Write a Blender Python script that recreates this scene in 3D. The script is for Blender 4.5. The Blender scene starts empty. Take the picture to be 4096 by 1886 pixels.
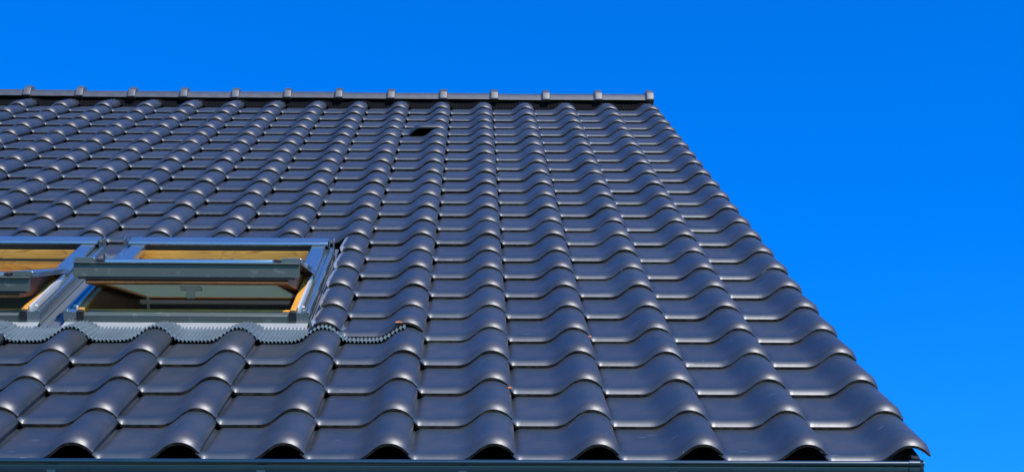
import bpy, bmesh, math, random
from mathutils import Vector, Matrix

random.seed(7)
S = bpy.context.scene
COL = S.collection
W = 0.30                       # cover width of one roof tile in metres; plane coordinates are in tile widths
PITCH = math.radians(40)
CT, ST = math.cos(PITCH), math.sin(PITCH)
H0 = 3.40                      # height of the eave line above the ground
ROW = 1.15                     # gauge of a course in tile widths

def world(p):
    """roof-plane coordinates (tile widths: along eave, up the slope, out of the slope) -> metres"""
    x, y, z = p
    return Vector((x * W, (y * CT - z * ST) * W, H0 + (y * ST + z * CT) * W))

# ------------------------------------------------------------------ camera
R = [[0.9997474, -0.0199515, 0.0103466], [0.0061574, -0.1996006, -0.979858], [0.0216148, 0.9796742, -0.1994273]]
PROT = Matrix.Rotation(PITCH, 3, 'X')
cam = bpy.data.cameras.new('camera')
camo = bpy.data.objects.new('camera', cam)
COL.objects.link(camo)
right = PROT @ Vector(R[0]); down = PROT @ Vector(R[1]); fwd = PROT @ Vector(R[2])
m = Matrix((right, -down, -fwd)).transposed().to_4x4()
m.translation = world((4.5648257, -15.716792, 5.455075))
camo.matrix_world = m
cam.sensor_width = 36
cam.lens = 36 * 6969.13 / 4096
cam.clip_start = 0.05
cam.clip_end = 3000
S.camera = camo

# ------------------------------------------------------------------ light
SUN = (PROT @ Vector((0.35, -0.10, 0.93))).normalized()
elev = math.asin(SUN.z)
azim = math.atan2(SUN.x, SUN.y)
world_ = bpy.data.worlds.new('World')
S.world = world_
world_.use_nodes = True
nt = world_.node_tree
nt.nodes.clear()
out = nt.nodes.new('ShaderNodeOutputWorld')
bg = nt.nodes.new('ShaderNodeBackground')
sky = nt.nodes.new('ShaderNodeTexSky')
sky.sky_type = 'NISHITA'
sky.sun_disc = False
sky.sun_elevation = elev
sky.sun_rotation = azim
sky.altitude = 0
sky.air_density = 1.0
sky.dust_density = 0.3
sky.ozone_density = 3.0
hs = nt.nodes.new('ShaderNodeHueSaturation')
hs.inputs['Saturation'].default_value = 1.45
hs.inputs['Value'].default_value = 1.0
mul = nt.nodes.new('ShaderNodeMix')
mul.data_type = 'RGBA'; mul.blend_type = 'MULTIPLY'
mul.inputs[0].default_value = 1.0
mul.inputs[7].default_value = (0.6, 1.55, 2.35, 1)
bg.inputs[1].default_value = 0.13
nt.links.new(sky.outputs[0], hs.inputs['Color'])
nt.links.new(hs.outputs[0], mul.inputs[6])
nt.links.new(mul.outputs[2], bg.inputs[0])
nt.links.new(bg.outputs[0], out.inputs[0])

sun = bpy.data.lights.new('sun', 'SUN')
sun.energy = 5.0
sun.angle = math.radians(0.53)
sun.color = (1.0, 0.95, 0.88)
suno = bpy.data.objects.new('sun', sun)
COL.objects.link(suno)
suno.rotation_euler = SUN.to_track_quat('Z', 'Y').to_euler()
suno.location = (0, -10, 20)

S.view_settings.view_transform = 'Standard'
S.view_settings.look = 'None'
S.view_settings.exposure = 0.0
S.view_settings.gamma = 1.0
S.view_settings.use_curve_mapping = False
S.cycles.max_bounces = 8

# ------------------------------------------------------------------ materials
def mat(name, base, rough=0.5, metal=0.0, spec=0.5, coat=0.0, coat_rough=0.1, coat_ior=1.5, noise=None, bump=None, rnd=0.0):
    """noise=(scale, second colour, low, high): patches of a second colour; bump=(scale, strength, distance)"""
    m = bpy.data.materials.new(name)
    m.use_nodes = True
    t = m.node_tree; N = t.nodes; L = t.links
    p = N['Principled BSDF']
    p.inputs['Roughness'].default_value = rough
    p.inputs['Metallic'].default_value = metal
    p.inputs['Specular IOR Level'].default_value = spec
    p.inputs['Coat Weight'].default_value = coat
    p.inputs['Coat Roughness'].default_value = coat_rough
    p.inputs['Coat IOR'].default_value = coat_ior
    col = N.new('ShaderNodeRGB'); col.outputs[0].default_value = (*base, 1)
    src = col.outputs[0]
    tc = N.new('ShaderNodeTexCoord')
    if noise:
        n = N.new('ShaderNodeTexNoise'); n.inputs['Scale'].default_value = noise[0]; n.inputs['Detail'].default_value = 6
        L.new(tc.outputs['Object'], n.inputs['Vector'])
        mr = N.new('ShaderNodeMapRange'); mr.inputs[1].default_value = noise[2]; mr.inputs[2].default_value = noise[3]
        L.new(n.outputs[0], mr.inputs[0])
        mx = N.new('ShaderNodeMix'); mx.data_type = 'RGBA'
        L.new(mr.outputs[0], mx.inputs[0]); L.new(src, mx.inputs[6]); mx.inputs[7].default_value = (*noise[1], 1)
        src = mx.outputs[2]
        rr = N.new('ShaderNodeMapRange'); rr.inputs[3].default_value = rough * 0.85; rr.inputs[4].default_value = min(1, rough * 1.25)
        L.new(n.outputs[0], rr.inputs[0]); L.new(rr.outputs[0], p.inputs['Roughness'])
    if rnd:
        oi = N.new('ShaderNodeObjectInfo')
        mr2 = N.new('ShaderNodeMapRange'); mr2.inputs[3].default_value = 1 - rnd; mr2.inputs[4].default_value = 1 + rnd
        L.new(oi.outputs['Random'], mr2.inputs[0])
        h = N.new('ShaderNodeHueSaturation'); L.new(src, h.inputs['Color']); L.new(mr2.outputs[0], h.inputs['Value'])
        src = h.outputs[0]
    L.new(src, p.inputs['Base Color'])
    if bump:
        n2 = N.new('ShaderNodeTexNoise'); n2.inputs['Scale'].default_value = bump[0]; n2.inputs['Detail'].default_value = 4
        L.new(tc.outputs['Object'], n2.inputs['Vector'])
        b = N.new('ShaderNodeBump'); b.inputs['Strength'].default_value = bump[1]; b.inputs['Distance'].default_value = bump[2]
        L.new(n2.outputs[0], b.inputs['Height']); L.new(b.outputs[0], p.inputs['Normal'])
    return m

def tile_material(name, chips=False):
    m = mat(name, (0.019, 0.026, 0.029), rough=0.42, spec=1.0, coat=0.0, coat_rough=0.22,
            noise=(7, (0.048, 0.038, 0.031), 0.40, 0.80), bump=(26, 0.14, 0.002), rnd=0.17)
    t = m.node_tree; N = t.nodes; L = t.links
    p = N['Principled BSDF']
    base = p.inputs['Base Color'].links[0].from_socket
    geo = N.new('ShaderNodeTexCoord')
    sep = N.new('ShaderNodeSeparateXYZ'); L.new(geo.outputs['Object'], sep.inputs[0])
    oi = N.new('ShaderNodeObjectInfo')
    off = N.new('ShaderNodeVectorMath'); off.operation = 'ADD'
    sc = N.new('ShaderNodeVectorMath'); sc.operation = 'SCALE'; sc.inputs[3].default_value = 37.0
    comb = N.new('ShaderNodeCombineXYZ'); L.new(oi.outputs['Random'], comb.inputs[0]); L.new(oi.outputs['Random'], comb.inputs[1])
    L.new(comb.outputs[0], sc.inputs[0]); L.new(geo.outputs['Object'], off.inputs[0]); L.new(sc.outputs[0], off.inputs[1])
    # dust and algae gathered at the raw lower edge
    nz = N.new('ShaderNodeTexNoise'); nz.inputs['Scale'].default_value = 45; nz.inputs['Detail'].default_value = 5
    L.new(off.outputs[0], nz.inputs['Vector'])
    edge = N.new('ShaderNodeMapRange'); edge.inputs[1].default_value = 0.0010; edge.inputs[2].default_value = 0.0
    L.new(sep.outputs[1], edge.inputs[0])
    raw = N.new('ShaderNodeMapRange'); raw.inputs[1].default_value = 0.0007; raw.inputs[2].default_value = 0.0002
    L.new(sep.outputs[1], raw.inputs[0])
    mr0 = N.new('ShaderNodeMix'); mr0.data_type = 'RGBA'; L.new(raw.outputs[0], mr0.inputs[0]); L.new(base, mr0.inputs[6])
    mr0.inputs[7].default_value = (0.020, 0.017, 0.015, 1)
    base = mr0.outputs[2]
    rs = N.new('ShaderNodeMapRange'); rs.inputs[3].default_value = 1.0; rs.inputs[4].default_value = 0.15
    L.new(raw.outputs[0], rs.inputs[0]); L.new(rs.outputs[0], p.inputs['Specular IOR Level'])
    nzr = N.new('ShaderNodeMapRange'); nzr.inputs[1].default_value = 0.42; nzr.inputs[2].default_value = 0.75
    L.new(nz.outputs[0], nzr.inputs[0])
    k = N.new('ShaderNodeMath'); k.operation = 'MULTIPLY'; L.new(edge.outputs[0], k.inputs[0]); L.new(nzr.outputs[0], k.inputs[1])
    mx = N.new('ShaderNodeMix'); mx.data_type = 'RGBA'; L.new(k.outputs[0], mx.inputs[0]); L.new(base, mx.inputs[6])
    mx.inputs[7].default_value = (0.085, 0.064, 0.040, 1)
    src = mx.outputs[2]
    # sparse pale specks
    sp = N.new('ShaderNodeTexNoise'); sp.inputs['Scale'].default_value = 120; sp.inputs['Detail'].default_value = 1
    L.new(off.outputs[0], sp.inputs['Vector'])
    spr = N.new('ShaderNodeMapRange'); spr.inputs[1].default_value = 0.80; spr.inputs[2].default_value = 0.84
    L.new(sp.outputs[0], spr.inputs[0])
    mx2 = N.new('ShaderNodeMix'); mx2.data_type = 'RGBA'; L.new(spr.outputs[0], mx2.inputs[0]); L.new(src, mx2.inputs[6])
    mx2.inputs[7].default_value = (0.30, 0.29, 0.27, 1)
    src = mx2.outputs[2]
    # thin scratches on a few tiles
    mp = N.new('ShaderNodeMapping'); mp.inputs['Scale'].default_value = (9, 75, 9); mp.inputs['Rotation'].default_value = (0, 0, 0.7)
    L.new(off.outputs[0], mp.inputs['Vector'])
    sn = N.new('ShaderNodeTexNoise'); sn.inputs['Scale'].default_value = 1.6; sn.inputs['Detail'].default_value = 0
    L.new(mp.outputs[0], sn.inputs['Vector'])
    snr = N.new('ShaderNodeMapRange'); snr.inputs[1].default_value = 0.82; snr.inputs[2].default_value = 0.86; snr.inputs[4].default_value = 0.5
    L.new(sn.outputs[0], snr.inputs[0])
    mx3 = N.new('ShaderNodeMix'); mx3.data_type = 'RGBA'; L.new(snr.outputs[0], mx3.inputs[0]); L.new(src, mx3.inputs[6])
    mx3.inputs[7].default_value = (0.22, 0.22, 0.23, 1)
    src = mx3.outputs[2]
    if chips:   # flaked glaze along the sawn edge
        a = N.new('ShaderNodeMapRange'); a.inputs[1].default_value = (CUT + 0.075) * W; a.inputs[2].default_value = (CUT - 0.09) * W
        L.new(sep.outputs[0], a.inputs[0])
        mp2 = N.new('ShaderNodeMapping'); mp2.inputs['Scale'].default_value = (22, 70, 22); mp2.inputs['Rotation'].default_value = (0, 0, -0.5)
        L.new(off.outputs[0], mp2.inputs['Vector'])
        cn = N.new('ShaderNodeTexNoise'); cn.inputs['Scale'].default_value = 2.0; cn.inputs['Detail'].default_value = 4
        L.new(mp2.outputs[0], cn.inputs['Vector'])
        ad = N.new('ShaderNodeMath'); ad.operation = 'ADD'; L.new(a.outputs[0], ad.inputs[0]); L.new(cn.outputs[0], ad.inputs[1])
        th = N.new('ShaderNodeMapRange'); th.inputs[1].default_value = 1.00; th.inputs[2].default_value = 1.06
        L.new(ad.outputs[0], th.inputs[0])
        mx4 = N.new('ShaderNodeMix'); mx4.data_type = 'RGBA'; L.new(th.outputs[0], mx4.inputs[0]); L.new(src, mx4.inputs[6])
        mx4.inputs[7].default_value = (0.30, 0.30, 0.31, 1)
        src = mx4.outputs[2]
    L.new(src, p.inputs['Base Color'])
    return m

CUT = 0.66
M_TILE = tile_material('anthracite_engobe_tile')
M_CUT = tile_material('sawn_anthracite_tile', chips=True)
M_RIDGE = mat('anthracite_ridge', (0.060, 0.060, 0.060), rough=0.46, spec=0.6, coat=0.1, noise=(14, (0.085, 0.08, 0.075), 0.4, 0.8), bump=(30, 0.1, 0.002), rnd=0.1)
M_ALU = mat('grey_painted_aluminium', (0.115, 0.15, 0.155), rough=0.24, metal=0.35, spec=0.7, coat=1.0, coat_rough=0.06, coat_ior=2.3,
            noise=(5, (0.135, 0.165, 0.17), 0.4, 0.8), bump=(12, 0.02, 0.001))
M_ALUW = mat('weathered_grey_aluminium', (0.088, 0.105, 0.092), rough=0.42, metal=0.15, spec=0.5, noise=(28, (0.22, 0.23, 0.20), 0.60, 0.78), bump=(60, 0.05, 0.001))
M_LEAD = mat('grey_flashing', (0.125, 0.14, 0.145), rough=0.46, metal=0.25, noise=(8, (0.10, 0.115, 0.12), 0.3, 0.8), bump=(30, 0.12, 0.002))
M_PLEAT = mat('pleated_lead_apron', (0.135, 0.170, 0.180), rough=0.50, metal=0.1, noise=(10, (0.08, 0.105, 0.115), 0.3, 0.8), bump=(50, 0.15, 0.002))
M_STRIP = mat('bright_flashing_strip', (0.42, 0.41, 0.38), rough=0.4, metal=0.2, noise=(12, (0.34, 0.33, 0.31), 0.3, 0.8))
M_GASKET = mat('pale_gasket', (0.62, 0.60, 0.57), rough=0.35, metal=0.2)
M_LATCH = mat('grey_latch', (0.78, 0.80, 0.78), rough=0.4, metal=0.1)
M_BLACK = mat('black_rubber', (0.012, 0.012, 0.014), rough=0.6)
M_UNDER = mat('black_underlay', (0.0035, 0.0035, 0.004), rough=0.9, spec=0.1, bump=(20, 0.3, 0.004))
M_ZINC = mat('anthracite_gutter', (0.004, 0.020, 0.032), rough=0.28, metal=0.0, spec=0.5, coat=0.5, coat_rough=0.1, noise=(6, (0.007, 0.024, 0.035), 0.4, 0.8))
M_STRAP = mat('painted_strap', (0.07, 0.13, 0.17), rough=0.35, metal=0.3, noise=(20, (0.05, 0.10, 0.14), 0.4, 0.8))
M_LINING = mat('dark_room_lining', (0.25, 0.30, 0.36), rough=0.8, noise=(3, (0.2, 0.25, 0.3), 0.3, 0.8))
M_WHITE = mat('white_stay', (0.75, 0.74, 0.70), rough=0.4)
M_WALL = mat('pale_render', (0.55, 0.52, 0.47), rough=0.9, noise=(6, (0.47, 0.44, 0.40), 0.3, 0.8), bump=(60, 0.3, 0.003))
M_GRASS = mat('lawn', (0.04, 0.06, 0.02), rough=0.95, noise=(1.2, (0.07, 0.075, 0.03), 0.3, 0.8), bump=(30, 0.8, 0.03))
M_MOSS = mat('orange_moss', (0.75, 0.24, 0.06), rough=0.8, noise=(90, (0.45, 0.12, 0.04), 0.4, 0.7))
M_BIRD = mat('brown_board', (0.05, 0.022, 0.018), rough=0.8)

def wood_mat(name, a, b):
    m = bpy.data.materials.new(name); m.use_nodes = True
    t = m.node_tree; N = t.nodes; L = t.links; p = N['Principled BSDF']
    tc = N.new('ShaderNodeTexCoord')
    mp = N.new('ShaderNodeMapping'); mp.inputs['Scale'].default_value = (1.6, 14, 14); L.new(tc.outputs['Object'], mp.inputs['Vector'])
    n = N.new('ShaderNodeTexNoise'); n.inputs['Scale'].default_value = 1.1; n.inputs['Detail'].default_value = 2; n.inputs['Distortion'].default_value = 0.6
    L.new(mp.outputs[0], n.inputs['Vector'])
    k = N.new('ShaderNodeMath'); k.operation = 'MULTIPLY'; k.inputs[1].default_value = 14.0; L.new(n.outputs[0], k.inputs[0])
    fr = N.new('ShaderNodeMath'); fr.operation = 'FRACT'; L.new(k.outputs[0], fr.inputs[0])
    cr = N.new('ShaderNodeValToRGB')
    cr.color_ramp.elements[0].position = 0.0; cr.color_ramp.elements[0].color = (*a, 1)
    cr.color_ramp.elements[1].position = 0.80; cr.color_ramp.elements[1].color = (*[0.6 * x + 0.4 * y for x, y in zip(a, b)], 1)
    e = cr.color_ramp.elements.new(0.93); e.color = (*b, 1)
    e = cr.color_ramp.elements.new(1.0); e.color = (*a, 1)
    L.new(fr.outputs[0], cr.inputs[0])
    n2 = N.new('ShaderNodeTexNoise'); n2.inputs['Scale'].default_value = 4.0; L.new(tc.outputs['Object'], n2.inputs['Vector'])
    h = N.new('ShaderNodeHueSaturation'); L.new(cr.outputs[0], h.inputs['Color'])
    mr = N.new('ShaderNodeMapRange'); mr.inputs[1].default_value = 0.3; mr.inputs[2].default_value = 0.7; mr.inputs[3].default_value = 0.8; mr.inputs[4].default_value = 1.1
    L.new(n2.outputs[0], mr.inputs[0]); L.new(mr.outputs[0], h.inputs['Value'])
    L.new(h.outputs[0], p.inputs['Base Color'])
    p.inputs['Roughness'].default_value = 0.42
    return m
M_WOOD = wood_mat('varnished_pine', (0.86, 0.39, 0.055), (0.52, 0.19, 0.025))
M_WOODD = wood_mat('brown_pine', (0.36, 0.13, 0.035), (0.18, 0.065, 0.018))

def glass_mat():
    m = bpy.data.materials.new('window_glass'); m.use_nodes = True
    t = m.node_tree; N = t.nodes; L = t.links
    N.remove(N['Principled BSDF'])
    tr = N.new('ShaderNodeBsdfTransparent'); tr.inputs[0].default_value = (0.80, 0.88, 0.84, 1)
    gl = N.new('ShaderNodeBsdfGlossy'); gl.inputs['Roughness'].default_value = 0.03
    fr = N.new('ShaderNodeFresnel'); fr.inputs[0].default_value = 1.5
    mx = N.new('ShaderNodeMixShader')
    L.new(fr.outputs[0], mx.inputs[0]); L.new(tr.outputs[0], mx.inputs[1]); L.new(gl.outputs[0], mx.inputs[2])
    L.new(mx.outputs[0], N['Material Output'].inputs[0])
    return m
def blind_mat():
    m = bpy.data.materials.new('grey_green_blind'); m.use_nodes = True
    t = m.node_tree; N = t.nodes; L = t.links
    N.remove(N['Principled BSDF'])
    d = N.new('ShaderNodeBsdfDiffuse'); d.inputs[0].default_value = (0.55, 0.60, 0.58, 1)
    tl = N.new('ShaderNodeBsdfTranslucent'); tl.inputs[0].default_value = (0.55, 0.60, 0.56, 1)
    mx = N.new('ShaderNodeMixShader'); mx.inputs[0].default_value = 0.55
    L.new(d.outputs[0], mx.inputs[1]); L.new(tl.outputs[0], mx.inputs[2])
    L.new(mx.outputs[0], N['Material Output'].inputs[0])
    return m
M_BLIND = blind_mat()
M_GLASS = glass_mat()

# ------------------------------------------------------------------ helpers
def mesh_of(verts, faces, name, sharp=40, smooth=True, scale=W):
    me = bpy.data.meshes.new(name)
    me.from_pydata([(v[0] * scale, v[1] * scale, v[2] * scale) for v in verts], [], faces)
    bm = bmesh.new(); bm.from_mesh(me)
    bmesh.ops.recalc_face_normals(bm, faces=bm.faces)
    if smooth:
        for f in bm.faces: f.smooth = True
        lim = math.radians(sharp)
        for e in bm.edges:
            if len(e.link_faces) == 2 and e.calc_face_angle() > lim: e.smooth = False
    bm.to_mesh(me); bm.free()
    return me

def link(name, me, material, parent=None, loc=(0, 0, 0), rot=(0, 0, 0)):
    o = bpy.data.objects.new(name, me)
    if material is not None and me is not None and not me.materials: me.materials.append(material)
    COL.objects.link(o); o.parent = parent
    o.location = Vector(loc) * W; o.rotation_euler = rot
    return o

class MB:
    def __init__(s): s.v = []; s.f = []
    def box(s, x0, x1, y0, y1, z0, z1):
        n = len(s.v)
        s.v += [(x, y, z) for z in (z0, z1) for y in (y0, y1) for x in (x0, x1)]
        s.f += [tuple(n + i for i in q) for q in ((0, 2, 3, 1), (4, 5, 7, 6), (0, 1, 5, 4), (2, 6, 7, 3), (0, 4, 6, 2), (1, 3, 7, 5))]
        return s
    def prism_y(s, prof, y0, y1):          # closed (x,z) outline pushed along y
        n = len(s.v); k = len(prof)
        s.v += [(x, y0, z) for x, z in prof] + [(x, y1, z) for x, z in prof]
        s.f += [tuple(n + i for i in range(k)), tuple(n + k + i for i in reversed(range(k)))]
        s.f += [(n + i, n + (i + 1) % k, n + k + (i + 1) % k, n + k + i) for i in range(k)]
        return s
    def prism_x(s, prof, x0, x1):          # closed (y,z) outline pushed along x
        n = len(s.v); k = len(prof)
        s.v += [(x0, y, z) for y, z in prof] + [(x1, y, z) for y, z in prof]
        s.f += [tuple(n + i for i in range(k)), tuple(n + k + i for i in reversed(range(k)))]
        s.f += [(n + i, n + (i + 1) % k, n + k + (i + 1) % k, n + k + i) for i in range(k)]
        return s
    def mesh(s, name, bevel=0.0, sharp=35, scale=W):
        me = mesh_of(s.v, s.f, name, sharp=sharp, scale=scale)
        if bevel:
            bm = bmesh.new(); bm.from_mesh(me)
            es = [e for e in bm.edges if len(e.link_faces) == 2 and e.calc_face_angle() > math.radians(30)]
            bmesh.ops.bevel(bm, geom=es, offset=bevel * scale, segments=2, affect='EDGES', profile=0.5, clamp_overlap=True)
            for f in bm.faces: f.smooth = True
            for e in bm.edges:
                if len(e.link_faces) == 2 and e.calc_face_angle() > math.radians(48): e.smooth = False
            bm.to_mesh(me); bm.free()
        return me

_cache = {}
def cached(key, fn):
    if key not in _cache: _cache[key] = fn()
    return _cache[key]

# ------------------------------------------------------------------ setting
def ground():
    v = []; f = []; n = 24; s = 600.0
    for j in range(n + 1):
        for i in range(n + 1):
            v.append((-s + 2 * s * i / n, -s + 2 * s * j / n, 0.0))
    for j in range(n):
        for i in range(n):
            a = j * (n + 1) + i; f.append((a, a + 1, a + n + 2, a + n + 1))
    o = link('ground', mesh_of(v, f, 'ground', scale=1.0), M_GRASS)
    o['kind'] = 'structure'
ground()

# ------------------------------------------------------------------ the house
house = bpy.data.objects.new('house', None)
COL.objects.link(house)
house['label'] = 'house with a dark anthracite pantile roof, two open grey skylights and a gutter'
house['category'] = 'house'

YRIDGE = 27.2
XL, XR = -10.0, 8.86
rp = world((0, 0, 0))

def at_plane(o, x, y, z=0.0):
    """put a child of the house on the roof slope"""
    o.parent = house
    o.location = world((x, y, z)); o.rotation_euler = (PITCH, 0, 0)

# walls under the roof
def walls():
    depth = 2 * YRIDGE * CT * W
    y0, y1 = 0.42, depth - 0.42
    zt = H0 - 0.12
    yr = depth / 2; zr = H0 + (yr) * math.tan(PITCH) - 0.18
    x0, x1 = XL * W + 0.25, XR * W - 0.14
    zt2 = H0 + y0 * math.tan(PITCH) - 0.18
    def gable(x0_, x1_):
        mb = MB()
        n = len(mb.v); prof = [(y0, 0), (y1, 0), (y1, zt2), (yr, zr), (y0, zt2)]
        return mb.prism_x(prof, x0_, x1_)
    for nm, me in (('wall', gable(x1 - 0.2, x1).mesh('gable_wall', scale=1.0)), ('wall', gable(x0, x0 + 0.2).mesh('gable_wall2', scale=1.0)),
                   ('wall', MB().box(x0 + 0.2, x1 - 0.2, y0, y0 + 0.2, 0, zt2).mesh('front_wall', scale=1.0)),
                   ('wall', MB().box(x0 + 0.2, x1 - 0.2, y1 - 0.2, y1, 0, zt2).mesh('back_wall', scale=1.0))):
        o = link(nm, me, M_WALL, house)
walls()

# roof: the deck with two openings, tiles are its children
WX = [1.02, 1.02 - 3.31]           # centres of the two skylights
WY = 7.15
def deck():
    mb = MB()
    zs = (-0.30, -0.14)
    hw, hl = 1.33, 1.88
    xs = [XL + .3, WX[1] - hw, WX[1] + hw, WX[0] - hw, WX[0] + hw, XR - 0.2]
    mb.box(xs[0], xs[5], 0.25, WY - hl, *zs)
    mb.box(xs[0], xs[5], WY + hl, YRIDGE, *zs)
    for i in (0, 2, 4): mb.box(xs[i], xs[i + 1], WY - hl, WY + hl, *zs)
    return mb.mesh('roof')
roof = link('roof', deck(), M_UNDER)
at_plane(roof, 0, 0)
# the far slope of the same roof
mb = MB()
dy = 2 * YRIDGE * CT
def far(y, z):   # mirrored slope, given in plane coordinates of the near slope
    wy, wz = (y * CT - z * ST), (y * ST + z * CT)
    wy = dy - wy
    return (wy * CT + wz * ST, -wy * ST + wz * CT)
pf = [far(0.0, -0.3), far(YRIDGE, -0.3), far(YRIDGE, 0.12), far(0.0, 0.12)]
o = link('far_slope', mb.prism_x(pf, XL, XR + 0.1).mesh('far_slope'), M_TILE, roof)

# ---- tile meshes
PROFILE = [(-.085, .088), (-.072, .090), (-.055, .070), (-.032, .042), (-.003, .005), (.002, .0), (.03, .0), (.20, .0), (.37, .0), (.415, .002),
           (.45, .009), (.49, .023), (.525, .041), (.56, .066), (.60, .099), (.635, .129), (.67, .153), (.71, .171), (.75, .178), (.79, .177),
           (.83, .168), (.87, .149), (.90, .129), (.925, .110), (.943, .098), (.956, .093)]
def thickness(x):
    if x < -.05: return .010
    if x < .012: return .010 + (.076 - .010) * (x + .05) / .062
    if x > .9: return .085 - .041 * min(1, (x - .9) / .056)
    return .085
STATION = [(0.0, 0.0), (0.0, .318), (.014, .467), (.030, .616), (.050, .768), (.070, .881), (.090, .957), (.125, 1.0), (.20, 1.0), (.55, 1.0), (.92, 1.0), (1.10, 1.0), (1.15, 1.0), (1.30, 1.0)]
TILT = 0.092 / ROW
# upper outline of the interlocking left lip, point by point
LIP = [(-.080, .098), (-.068, .104), (-.050, .102), (-.026, .096), (.0, .091), (.030, .086), (.060, .085)]
def upper(prof, i, o):
    """point i of the outline, raised by the share o of the tile's thickness"""
    x, z = prof[i]
    if x < .04 and prof[0][0] < 0:
        tx, tz = LIP[min(i, 6)]
        return x + (tx - x) * o, z + (tz - z) * o
    n = len(prof)
    a = prof[max(0, i - 1)]; b = prof[min(n - 1, i + 1)]
    d = Vector((b[0] - a[0], b[1] - a[1])).normalized()
    t = thickness(x) * o
    return x - d.y * .75 * t, z + d.x * t

def tile_mesh(name, prof=None, xmin=None, length=1.30):
    prof = list(prof or PROFILE)
    if xmin is not None: prof = [p for p in prof if p[0] >= xmin]
    n = len(prof)
    V = []; F = []
    st = [(y, o) for y, o in STATION if y < length] + [(length, 1.0)]
    for y, o in st:
        for i in range(n):
            px, pz = upper(prof, i, o)
            if px < .02 and prof[0][0] < 0:      # the lip runs out under the next course
                w = max(0, min(1, (y - 1.10) / .05)); v = max(0, min(1, (y - .05) / .2)); pz -= (.10 * w * w * (3 - 2 * w) + .038 * v) * min(1, (.02 - px) / .04)
            V.append((px, y, pz - TILT * y))
    for k in range(len(st) - 1):
        for i in range(n - 1):
            a = k * n + i; F.append((a, a + 1, a + n + 1, a + n))
    b0 = len(V)                       # underside
    for i, (x, z) in enumerate(prof): V.append((x, length, z - TILT * length))
    last = (len(st) - 1) * n
    for i in range(n - 1):
        F.append((i, b0 + i, b0 + i + 1, i + 1))
        F.append((last + i, last + i + 1, b0 + i + 1, b0 + i))
    for e in (0, n - 1):
        F.append(tuple(k * n + e for k in range(len(st))) + (b0 + e,))
    return mesh_of(V, F, name, sharp=38)

ME_TILE = tile_mesh('roof_tile')
ME_CUT = tile_mesh('cut_tile', xmin=CUT - .03)

ME_STUB = tile_mesh('cut_short_tile', length=.95)

def vent_mesh():
    """tile whose pan opens into a raised hood"""
    hood = [(-.085, .088), (-.072, .090), (-.055, .070), (-.032, .042), (-.003, .005), (.002, .0), (.038, .0), (.10, .0), (.14, .004), (.165, .02),
            (.20, .055), (.235, .092), (.27, .122), (.305, .145), (.345, .160), (.39, .168), (.44, .171), (.50, .172), (.58, .173), (.66, .173),
            (.74, .174), (.81, .168), (.87, .143), (.905, .118), (.935, .100), (.956, .096)]
    n = len(hood)
    V = []; F = []
    st = STATION[:8] + [(.30, 1), (.42, 1), (.52, 1), (.62, 1), (.72, 1), (.85, 1), (1.30, 1)]
    def blend(i, y):
        w = 1 - max(0, min(1, (y - .22) / .50)); w = w * w * (3 - 2 * w)
        a, b = hood[i], PROFILE[i]
        return (a[0] * w + b[0] * (1 - w), a[1] * w + b[1] * (1 - w))
    for y, o in st:
        pr = [blend(i, y) for i in range(n)]
        for i in range(n):
            px, pz = upper(pr, i, o)
            V.append((px, y, pz - TILT * y))
    for k in range(len(st) - 1):
        for i in range(n - 1):
            a = k * n + i; F.append((a, a + 1, a + n + 1, a + n))
    b0 = len(V)
    for y in (0.0, .22, .45, .72, 1.3):
        for i in range(n):
            x, z = blend(i, y); V.append((x, y, z - TILT * y))
    for k in range(4):
        for i in range(n - 1):
            a = b0 + k * n + i; F.append((a, a + n, a + n + 1, a + 1))
    return mesh_of(V, F, 'vent_tile', sharp=38)

ROW_D = [0.16, 0.122, 0.114, 0.07, -0.001, -0.025, -0.021, -0.054, -0.08, -0.052, -0.114, -0.072, -0.091, -0.065, -0.013, 0.024, 0.007, 0.039, 0.028, 0.017, 0.027, 0.065, 0.075]
def row_y(r): return r * ROW + ROW_D[r]

def place_tile(c, r, me, material, name='roof_tile', lift=0.0, rz=0.0, dy=0.0):
    j = random.uniform
    o = link(name, me, material, roof, (c + j(-.006, .006), row_y(r) + dy + j(-.012, .012), lift + (0 if c == 8 else j(-.002, .004))),
             ((0 if c == 8 else j(-.002, .002)) - lift / 1.15, 0.002 if c == 8 else j(-.003, .003), rz + j(-.005, .005)))
    return o

first_col = {}
far_tiles = []
for r in range(23):
    # leftmost column the photograph shows in this course, plus one
    left = {0: -1, 1: -1, 2: -1, 3: -2}.get(r)
    if left is None: left = math.floor(-2.2 - (r - 7) * 0.30) if r >= 9 else 2
    left = max(left, -8)
    for c in range(-10, 9):
        if 4 <= r <= 8 and c < 2:
            if r == 8 and -5 <= c:
                o = link('roof_tile', ME_STUB, M_TILE, roof, (c, 9.34, -TILT * .22 + .002))
                o['label'] = 'roof tile cut short above the skylight hood'
            if c > -6: continue
        if c < left:
            far_tiles.append((c, r)); continue
        if 4 <= r <= 8 and c == 2:
            o = place_tile(c, r, ME_CUT, M_CUT, lift=0.05 if r == 4 else 0.0)
            o['label'] = 'roof tile sawn off along its left side, pale chips on the cut'
            continue
        if (c, r) == (3, 19):
            o = place_tile(c, r, vent_mesh(), M_TILE, 'vent_tile')
            o['label'] = 'vent tile with a raised hood over a dark opening'
            continue
        if (c, r) == (3, 4):
            place_tile(c, r, ME_TILE, M_TILE, lift=0.035, rz=-0.012, dy=0.06); continue
        place_tile(c, r, ME_TILE, M_TILE)
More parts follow.
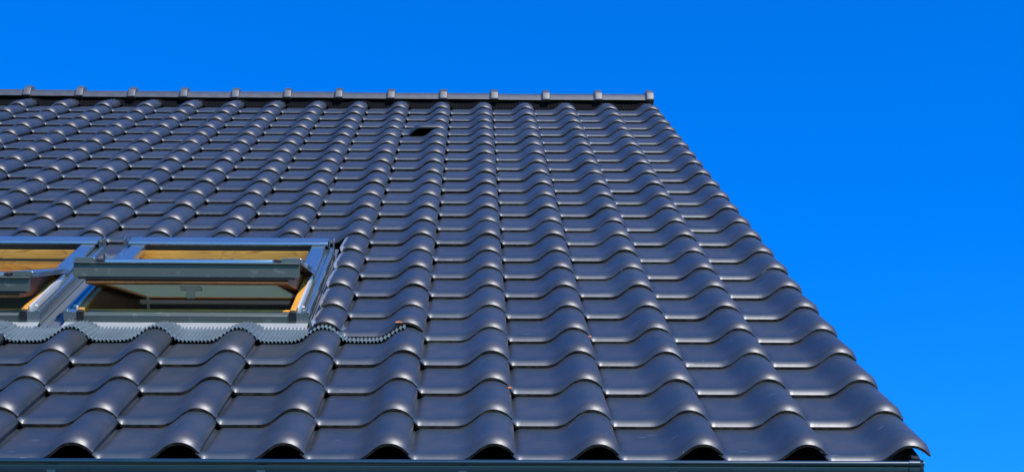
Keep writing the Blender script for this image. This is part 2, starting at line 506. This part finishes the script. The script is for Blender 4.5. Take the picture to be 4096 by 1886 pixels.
# the tiles beyond the left edge of the view, as one piece
bmx = bmesh.new()
for c, r in far_tiles:
    k = len(bmx.verts)
    bmx.from_mesh(ME_TILE)
    bmx.verts.ensure_lookup_table()
    bmesh.ops.translate(bmx, verts=bmx.verts[k:], vec=Vector((c, row_y(r), 0)) * W)
me = bpy.data.meshes.new('side_tiles'); bmx.to_mesh(me); bmx.free()
o = link('tile_field', me, M_TILE, roof); o['kind'] = 'stuff'

# verge board under the last roll and a board under the end of the ridge
link('verge_board', MB().box(XR - 0.10, XR - 0.02, 0.10, 26.6, -0.42, 0.10).mesh('verge_board', bevel=.006), M_BLACK, roof)
link('eave_board', MB().box(XL + .3, XR - .12, 0.14, 0.24, -0.42, -0.02).mesh('eave_board'), M_BLACK, roof)

# ------------------------------------------------------------------ ridge
# profile in level axes: (out from the front edge, up)
def ridge_outline(front, top, g):
    pts = [(-g, -g * .4), (-g * .5, .02), (.045 - g, .162 + g * .3), (.068 - g * .95, .166 + g * .35), (.080 - g * .9, .196 + g * .4), (.175 - g * .5, .285 + g), (.215, .315 + g), (.30, .335 + g), (.38, .34 + g)]
    mir = [(.76 - a, b) for a, b in reversed(pts[:-1])]
    return pts + mir
def ridge_piece(x0, x1, g, thick, name, bev):
    prof = ridge_outline(0, 0, g)
    inner = [(a + (thick if a < .38 else -thick if a > .38 else 0), b - thick * (1 if .05 < a < .71 else 0)) for a, b in prof]
    outl = prof + list(reversed(inner))
    e = (26.7, 0.22)
    conv = lambda a, b: (e[0] + a * CT + b * ST, e[1] - a * ST + b * CT)
    return MB().prism_x([conv(a, b) for a, b in outl], x0, x1).mesh(name, bevel=bev, sharp=30)
SP = 1.266
ME_RID = ridge_piece(0, SP - .005, 0.0, .05, 'ridge_tile', .006)
def collar_mesh():
    e = (26.7, 0.22)
    V = []; F = []
    secs = [(-.125, .0), (-.085, .075), (-.07, .088), (.07, .088), (.088, .078), (.10, .02)]
    for x, g in secs:
        prof = ridge_outline(0, 0, g)
        V += [(x, e[0] + a * CT + b * ST, e[1] - a * ST + b * CT) for a, b in prof]
    n = len(ridge_outline(0, 0, 0)); m_ = len(secs)
    for k in range(m_ - 1):
        for i in range(n):
            a = k * n + i; b = k * n + (i + 1) % n
            F.append((a, b, b + n, a + n))
    F += [tuple(range(n)), tuple((m_ - 1) * n + i for i in reversed(range(n)))]
    return mesh_of(V, F, 'collar', sharp=24)
ME_COL = collar_mesh()
for k in range(14):
    x = 8.84 - SP * (k + 1)
    a = link('ridge_tile', ME_RID, M_RIDGE); at_plane(a, x, 0)
    a.rotation_euler = (PITCH + random.uniform(-.0004, .0004), 0, random.uniform(-.0006, .0006))
    link('collar', ME_COL, M_RIDGE, a, (SP, 0, 0))
# dark ventilated roll between the top course and the ridge tiles, with a pleated lower edge
def prof_z(x):
    c = math.floor(x); u = x - c
    if u > .93: u -= 1
    P = PROFILE
    if u <= P[0][0]: return P[0][1]
    for (a, za), (b, zb) in zip(P, P[1:]):
        if a <= u <= b: return za + (zb - za) * (u - a) / max(1e-6, b - a)
    return P[-1][1]
V = []; F = []
step = .02; nx = int((8.8 + 8.5) / step)
prevz = []
sm = [sum(prof_z(-8.5 + (i + d) * step) for d in range(-3, 4)) / 7 for i in range(nx + 1)]
for i in range(nx + 1):
    x = -8.5 + i * step
    w = .012 * math.sin(x * 2 * math.pi / .08)
    z = sm[i] + .0
    V += [(x, 26.50, z + .012 + w), (x, 26.60, min(z, .13) + .02 + w), (x, 26.78, .17), (x, 26.95, .26)]
for i in range(nx):
    for j in range(3):
        a = i * 4 + j; F.append((a, a + 4, a + 5, a + 1))
o = link('ridge_roll', mesh_of(V, F, 'ridge_roll'), M_UNDER); at_plane(o, 0, 0)
o = link('ridge_end_board', MB().box(8.76, 8.83, 26.80, 27.3, .12, .26).mesh('ridge_end_board'), M_BIRD); at_plane(o, 0, 0)

# ------------------------------------------------------------------ gutter (level axes, metres in units of W)
def hv(y, z): return (y * CT - z * ST, y * ST + z * CT)
BH, BV = hv(-0.25, 0.155)
RG = .215
def gutter_mesh(x0, x1, r, bead, name, th=.01):
    cy, cz = BH + RG, BV
    pts = []
    for i in range(19):
        a = math.pi + math.pi * i / 18
        pts.append((cy + r * math.cos(a), cz + r * math.sin(a)))
    inn = [(cy + (r - th) * math.cos(math.pi + math.pi * i / 18), cz + (r - th) * math.sin(math.pi + math.pi * i / 18)) for i in range(19)]
    mb = MB().prism_x(pts + inn[::-1], x0, x1)
    bp = [(BH + bead * math.cos(a * math.pi / 8), BV + bead * math.sin(a * math.pi / 8)) for a in range(16)]
    mb.prism_x(bp, x0, x1)
    return mb.mesh(name, sharp=50)
gut = link('gutter', gutter_mesh(XL, 8.78, RG, .030, 'gutter'), M_ZINC, house); gut.location = rp
link('end_cap', gutter_mesh(8.64, 8.74, RG + .012, .037, 'end_cap'), M_ZINC, gut)
mb = MB()
cy, cz = BH + RG, BV
disc = [(cy + (RG + .02) * math.cos(math.pi + math.pi * i / 18), cz + (RG + .02) * math.sin(math.pi + math.pi * i / 18)) for i in range(19)]
disc = [(BH - .04, BV + .035)] + disc[1:] 
link('end_plate', MB().prism_x(disc, 8.74, 8.775).mesh('end_plate', bevel=.006), M_ZINC, gut)
def strap():
    r0, r1 = RG + .004, RG + .020
    a0 = 0.36
    o_ = [(cy + r1 * math.cos(math.pi + a0 + (math.pi - a0) * i / 14), cz + r1 * math.sin(math.pi + a0 + (math.pi - a0) * i / 14)) for i in range(15)]
    i_ = [(cy + r0 * math.cos(math.pi + a0 + (math.pi - a0) * i / 14), cz + r0 * math.sin(math.pi + a0 + (math.pi - a0) * i / 14)) for i in range(15)]
    return MB().prism_x(o_ + i_[::-1], -.038, .038).mesh('gutter_bracket', sharp=40)
ME_STRAP = strap()
for x in (8.47, 6.43, 4.47, 2.60, 0.67, -1.27, -3.2, -5.15, -7.1, -9.0):
    link('gutter_bracket', ME_STRAP, M_STRAP, gut, (x, 0, 0))
link('soffit', MB().box(XL + .2, XR - .1, .16, 1.5, -.62, -.56).mesh('soffit'), M_BLACK, gut)

# ------------------------------------------------------------------ skylights
def skylight(cx, ang, label):
    root = link('skylight', None, None)
    at_plane(root, cx, WY)
    root['label'] = label
    def part(key, fn, material, name=None, loc=(0, 0, 0), rot=(0, 0, 0)):
        return link(name or key, cached(key, fn), material, root, loc, rot)
    for s in (-1, 1):
        part('side_frame%d' % s, lambda s=s: frame_mesh(s), M_ALU, 'side_frame')
    # timber of the fixed frame
    part('side_timber', lambda: MB().box(1.27, 1.345, -1.86, 1.85, -.45, .232).mesh('side_timber', bevel=.008), M_WOOD)
    part('side_timber_l', lambda: MB().box(-1.345, -1.27, -1.86, 1.85, -.45, .232).mesh('side_timber', bevel=.008), M_WOOD, 'side_timber')
    part('head_timber', lambda: MB().box(-1.268, 1.268, 1.80, 1.95, .055, .185).box(-1.268, 1.268, 1.77, 1.95, -.45, .03).mesh('head_timber', bevel=.004), M_WOOD)
    part('head_shadow_strip', lambda: MB().box(-1.268, 1.268, 1.84, 1.95, .186, .268).mesh('hood_shadow'), M_BLACK, 'hood_shadow')  # black strip painted in as the shadow under the hood
    part('head_gasket', lambda: MB().box(-1.268, 1.268, 1.765, 1.95, .031, .054).mesh('head_gasket'), M_BLACK)
    part('sill_timber', lambda: MB().box(-1.27, 1.27, -1.73, -1.60, -.35, .165).mesh('sill_timber', bevel=.006), M_WOOD)
    part('sill_cover', lambda: MB().prism_x([(-1.92, .065), (-1.915, .160), (-1.90, .172), (-1.75, .178), (-1.735, .17), (-1.735, .065)], -1.40, 1.40).mesh('sill_cover', bevel=.006), M_ALUW)
    for s in (-1, 1):
        part('gasket%d' % s, lambda s=s: MB().box(*sorted((s * 1.35, s * 1.378)), -1.83, .05, .17, .258).mesh('gasket', bevel=.008), M_GASKET, 'gasket')
        part('timber_cap%d' % s, lambda s=s: MB().box(*sorted((s * 1.262, s * 1.352)), -1.93, -1.862, .10, .218).mesh('timber_cap', bevel=.008), M_BLACK, 'timber_cap')
        # cover of the upper half, stays on the frame
        part('upper_cover%d' % s, lambda s=s: MB().prism_y([(s * a, b) for a, b in ((1.19, .17), (1.19, .262), (1.205, .275), (1.385, .275), (1.40, .262), (1.40, .225), (1.36, .225), (1.36, .17))], .02, 1.83).mesh('upper_cover', bevel=.006), M_ALU, 'upper_cover')
        part('hood_bracket%d' % s, lambda s=s: MB().box(*sorted((s * 1.495, s * 1.515)), 1.86, 2.02, -.02, .345).box(*sorted((s * 1.44, s * 1.455)), 1.84, 1.96, .22, .335).box(*sorted((s * 1.515, s * 1.53)), 1.84, 1.90, -.04, .14).mesh('hood_bracket', bevel=.004), M_ALU, 'hood_bracket')
        part('screw%d' % s, lambda s=s: MB().prism_x([(-1.70 + .014 * math.cos(a), .226 + .012 * math.sin(a)) for a in [i * math.pi / 4 for i in range(8)]], s * 1.42 - .014, s * 1.42 + .014).mesh('screw'), M_WHITE, 'screw')
    part('top_hood', lambda: MB().prism_x([(1.80, .268), (1.795, .29), (1.81, .312), (1.88, .322), (2.10, .322), (2.10, .03), (2.05, .03), (2.05, .27), (1.84, .27), (1.84, .268)], -1.43, 1.43).mesh('top_hood', bevel=.004), M_ALU)
    # lining down into the dark room
    part('reveal', lambda: (MB().box(-1.30, -1.272, -1.7, 1.7, -2.6, -.46).box(1.272, 1.30, -1.7, 1.7, -2.6, -.46)
                            .box(-1.30, 1.30, 1.75, 1.78, -2.6, -.46).box(-1.30, 1.30, -1.73, -1.70, -2.6, -.36).box(-1.30, 1.30, -1.73, 1.78, -2.66, -2.6)).mesh('reveal'), M_LINING)
    part('shaded_side_board', lambda: MB().box(-1.271, -1.262, -1.59, -.1, -1.6, .20).box(-1.271, -1.262, -.1, 1.6, -1.6, -.02).mesh('shaded_side_board'), M_WOODD)  # lining board; front part covers the timber, its shade painted in darker brown
    part('stay', lambda: MB().box(-.612, -.582, -1.25, -1.22, -1.2, .24).mesh('stay'), M_WHITE)
    # the tilting sash: every piece turns about the pivot at mid height
    piv = (0, 0, .20); rt = (-ang, 0, 0)
    def sp(key, fn, material, name=None): return part(key, fn, material, name, piv, rt)
    sp('sash', lambda: (MB().box(1.10, 1.25, -1.84, 1.78, -.20, .05).box(-1.25, -1.10, -1.84, 1.78, -.20, .05)
                        .box(-1.10, 1.10, -1.84, -1.66, -.20, .05).box(-1.10, 1.10, 1.62, 1.78, -.20, .05)
                        .box(-1.25, 1.25, -1.865, -1.84, -.195, -.165)).mesh('sash', bevel=.008), M_WOODD)
    sp('glass_pane', lambda: MB().box(-1.12, 1.12, -1.68, 1.64, -.115, -.075).mesh('glass_pane'), M_GLASS)
    sp('blind', lambda: MB().box(-1.09, 1.09, -1.655, 1.61, -.165, -.155).mesh('blind'), M_BLIND)
    sp('lower_rail', lambda: MB().prism_x([(-1.885, -.118), (-1.885, .044), (-1.908, .046), (-1.910, .056), (-1.905, .060), (-1.66, .060), (-1.66, .05), (-1.866, .05), (-1.866, -.118)], -1.39, 1.39).mesh('lower_rail', bevel=.003), M_ALUW)
    sp('rail_groove', lambda: MB().box(-1.33, 1.33, -1.878, -1.84, -.145, -.12).mesh('rail_groove'), M_BLACK)
    sp('glazing_strip', lambda: MB().prism_x([(-1.84, .062), (-1.83, .100), (-1.81, .108), (-1.55, .108), (-1.55, .062)], -1.02, 1.05).mesh('glazing_strip', bevel=.006), M_ALU)
    for s in (-1, 1):
        sp('lower_cover%d' % s, lambda s=s: MB().prism_y([(s * a, b) for a, b in ((1.15, .064), (1.15, .118), (1.165, .13), (1.385, .13), (1.41, .115), (1.41, .05), (1.395, .05), (1.395, .064))], -1.80, .06).mesh('lower_cover', bevel=.008), M_ALU, 'lower_cover')
        sp('end_seal%d' % s, lambda s=s: MB().box(*sorted((s * 1.07, s * 1.125)), -1.83, -1.60, .062, .112).mesh('end_seal', bevel=.01), M_BLACK, 'end_seal')
    sp('latch', lambda: MB().prism_x([(-1.60, -.21), (-1.60, -.255), (-1.45, -.26), (-1.42, -.21)], -.13, .13).prism_x([(-1.56, -.25), (-1.50, -.36), (-1.46, -.36), (-1.50, -.25)], -.06, .05).mesh('latch', bevel=.008), M_LATCH)
    return root

def frame_mesh(s):
    prof = [(1.51, .03), (1.512, .205), (1.505, .218), (1.49, .223), (1.462, .222), (1.452, .212), (1.375, .205), (1.35, .205), (1.35, .03)]
    mb = MB().prism_y([(s * a, b) for a, b in prof], -1.92, 1.95)
    return mb.mesh('frame', bevel=.004)

s1 = skylight(WX[0], math.radians(16.8), 'skylight nearer the gable end, its sash tilted further open')
s2 = skylight(WX[1], math.radians(11.2), 'skylight at the left edge of the view, its sash tilted less')

# flashing round the skylights
mb = MB()
gl, gr = WX[1] + 1.515, WX[0] - 1.515            # gap between the two frames
mb.box(gl, gr, 5.10, 9.30, .015, .035)
mb.prism_y([(gl + .10, .036), (gl + .115, .058), (gl + .13, .036)], 5.12, 9.2)
rr = WX[0] + 1.515
mb.box(rr, rr + .16, 5.05, 9.4, .02, .04)
mb.prism_y([(rr + .14, .041), (rr + .16, .085), (rr + .175, .085), (rr + .165, .04)], 5.2, 9.3)
mb.box(WX[1] - 1.515, rr, 9.10, 9.9, .0, .02)
fl = link('flashing', mb.mesh('flashing', bevel=.003), M_LEAD); at_plane(fl, 0, 0)
mb = MB().prism_x([(5.235, .062), (5.235, .075), (5.02, .060), (5.00, .035), (5.02, .035)], WX[0] - 1.50, rr - .02)
mb.prism_x([(5.235, .060), (5.235, .072), (5.04, .056), (5.02, .03), (5.04, .03)], WX[1] - 1.5, WX[1] + 1.50)
link('apron_strip', mb.mesh('apron_strip', bevel=.003), M_STRIP, fl)
# pleated skirt that drapes over the course below
V = []; F = []
x0, x1, st = -4.6, 3.74, .00405
n = int((x1 - x0) / st)
smz = []
raw = [prof_z(x0 + i * st) for i in range(-22, n + 23)]
for i in range(n + 1): smz.append(sum(raw[i:i + 45]) / 45 * .85 + raw[i + 22] * .15)
rnd = random.Random(3)
ph = [rnd.uniform(-.5, .5) for _ in range(400)]
NY = 9
for i in range(n + 1):
    x = x0 + i * st
    q = x / .0465
    kq = int(q) % 399; fr = q - int(q); jit = ph[kq] * (1 - fr) + ph[kq + 1] * fr
    cor = math.cos(2 * math.pi * q + jit)
    cor = math.copysign(abs(cor) ** .7, cor)
    edge = 4.475 + .022 * math.sin(x * 2.3) + .02 * jit * .5
    for k in range(NY):
        t = k / (NY - 1)
        y = edge + (5.06 - edge) * t
        tt = t * t * (3 - 2 * t)
        base = smz[i] + .036
        top = max(.050, smz[i] * .62 + .02) if x < rr else smz[i] + .01
        z = base * (1 - tt) + top * tt
        amp = .0155 * (1 - .35 * t)
        V.append((x + .03 * t * (1 if k else 0), y, z + cor * amp))
for i in range(n):
    for k in range(NY - 1):
        a = i * NY + k; F.append((a, a + NY, a + NY + 1, a + 1))
sk = link('pleated_apron', mesh_of(V, F, 'pleated_apron', sharp=80), M_PLEAT, fl)
md = sk.modifiers.new('thickness', 'SOLIDIFY'); md.thickness = .0018; md.offset = -1
# small clip at the foot of the right channel
link('flashing_clip', MB().box(rr + .03, rr + .15, 5.03, 5.10, .04, .16).mesh('flashing_clip', bevel=.01), M_LEAD, fl)

# ------------------------------------------------------------------ moss and scraps lying on the tiles
def blob(name, p, size, label, cat):
    bm = bmesh.new(); bmesh.ops.create_icosphere(bm, subdivisions=2, radius=1)
    rg = random.Random(hash(p) % 1000)
    for v in bm.verts:
        f = rg.uniform(.7, 1.2); v.co = Vector((v.co.x * size[0] * f, v.co.y * size[1] * f, v.co.z * size[2] * f)) * W
    me = bpy.data.meshes.new(name); bm.to_mesh(me); bm.free()
    o = link(name, me, M_MOSS); o.location = world(p); o.rotation_euler = (PITCH, 0, 0)
    o['label'] = label; o['category'] = cat
blob('moss_clump', (3.66, row_y(4) + .07, .035 + .202), (.05, .02, .010), 'orange moss clump on the tile beside the end of the pleated apron', 'moss')

blob('leaf_scrap', (4.955, row_y(2) - .01, .095), (.03, .02, .012), 'orange leaf scrap caught at a tile joint two courses above the gutter', 'leaf')
blob('leaf_scrap', (5.955, row_y(4) - .01, .095), (.025, .018, .010), 'small orange leaf scrap at a tile joint to the right of the pleated apron', 'leaf')
print('tiles', sum(1 for o in bpy.data.objects if o.name.startswith('roof_tile')))
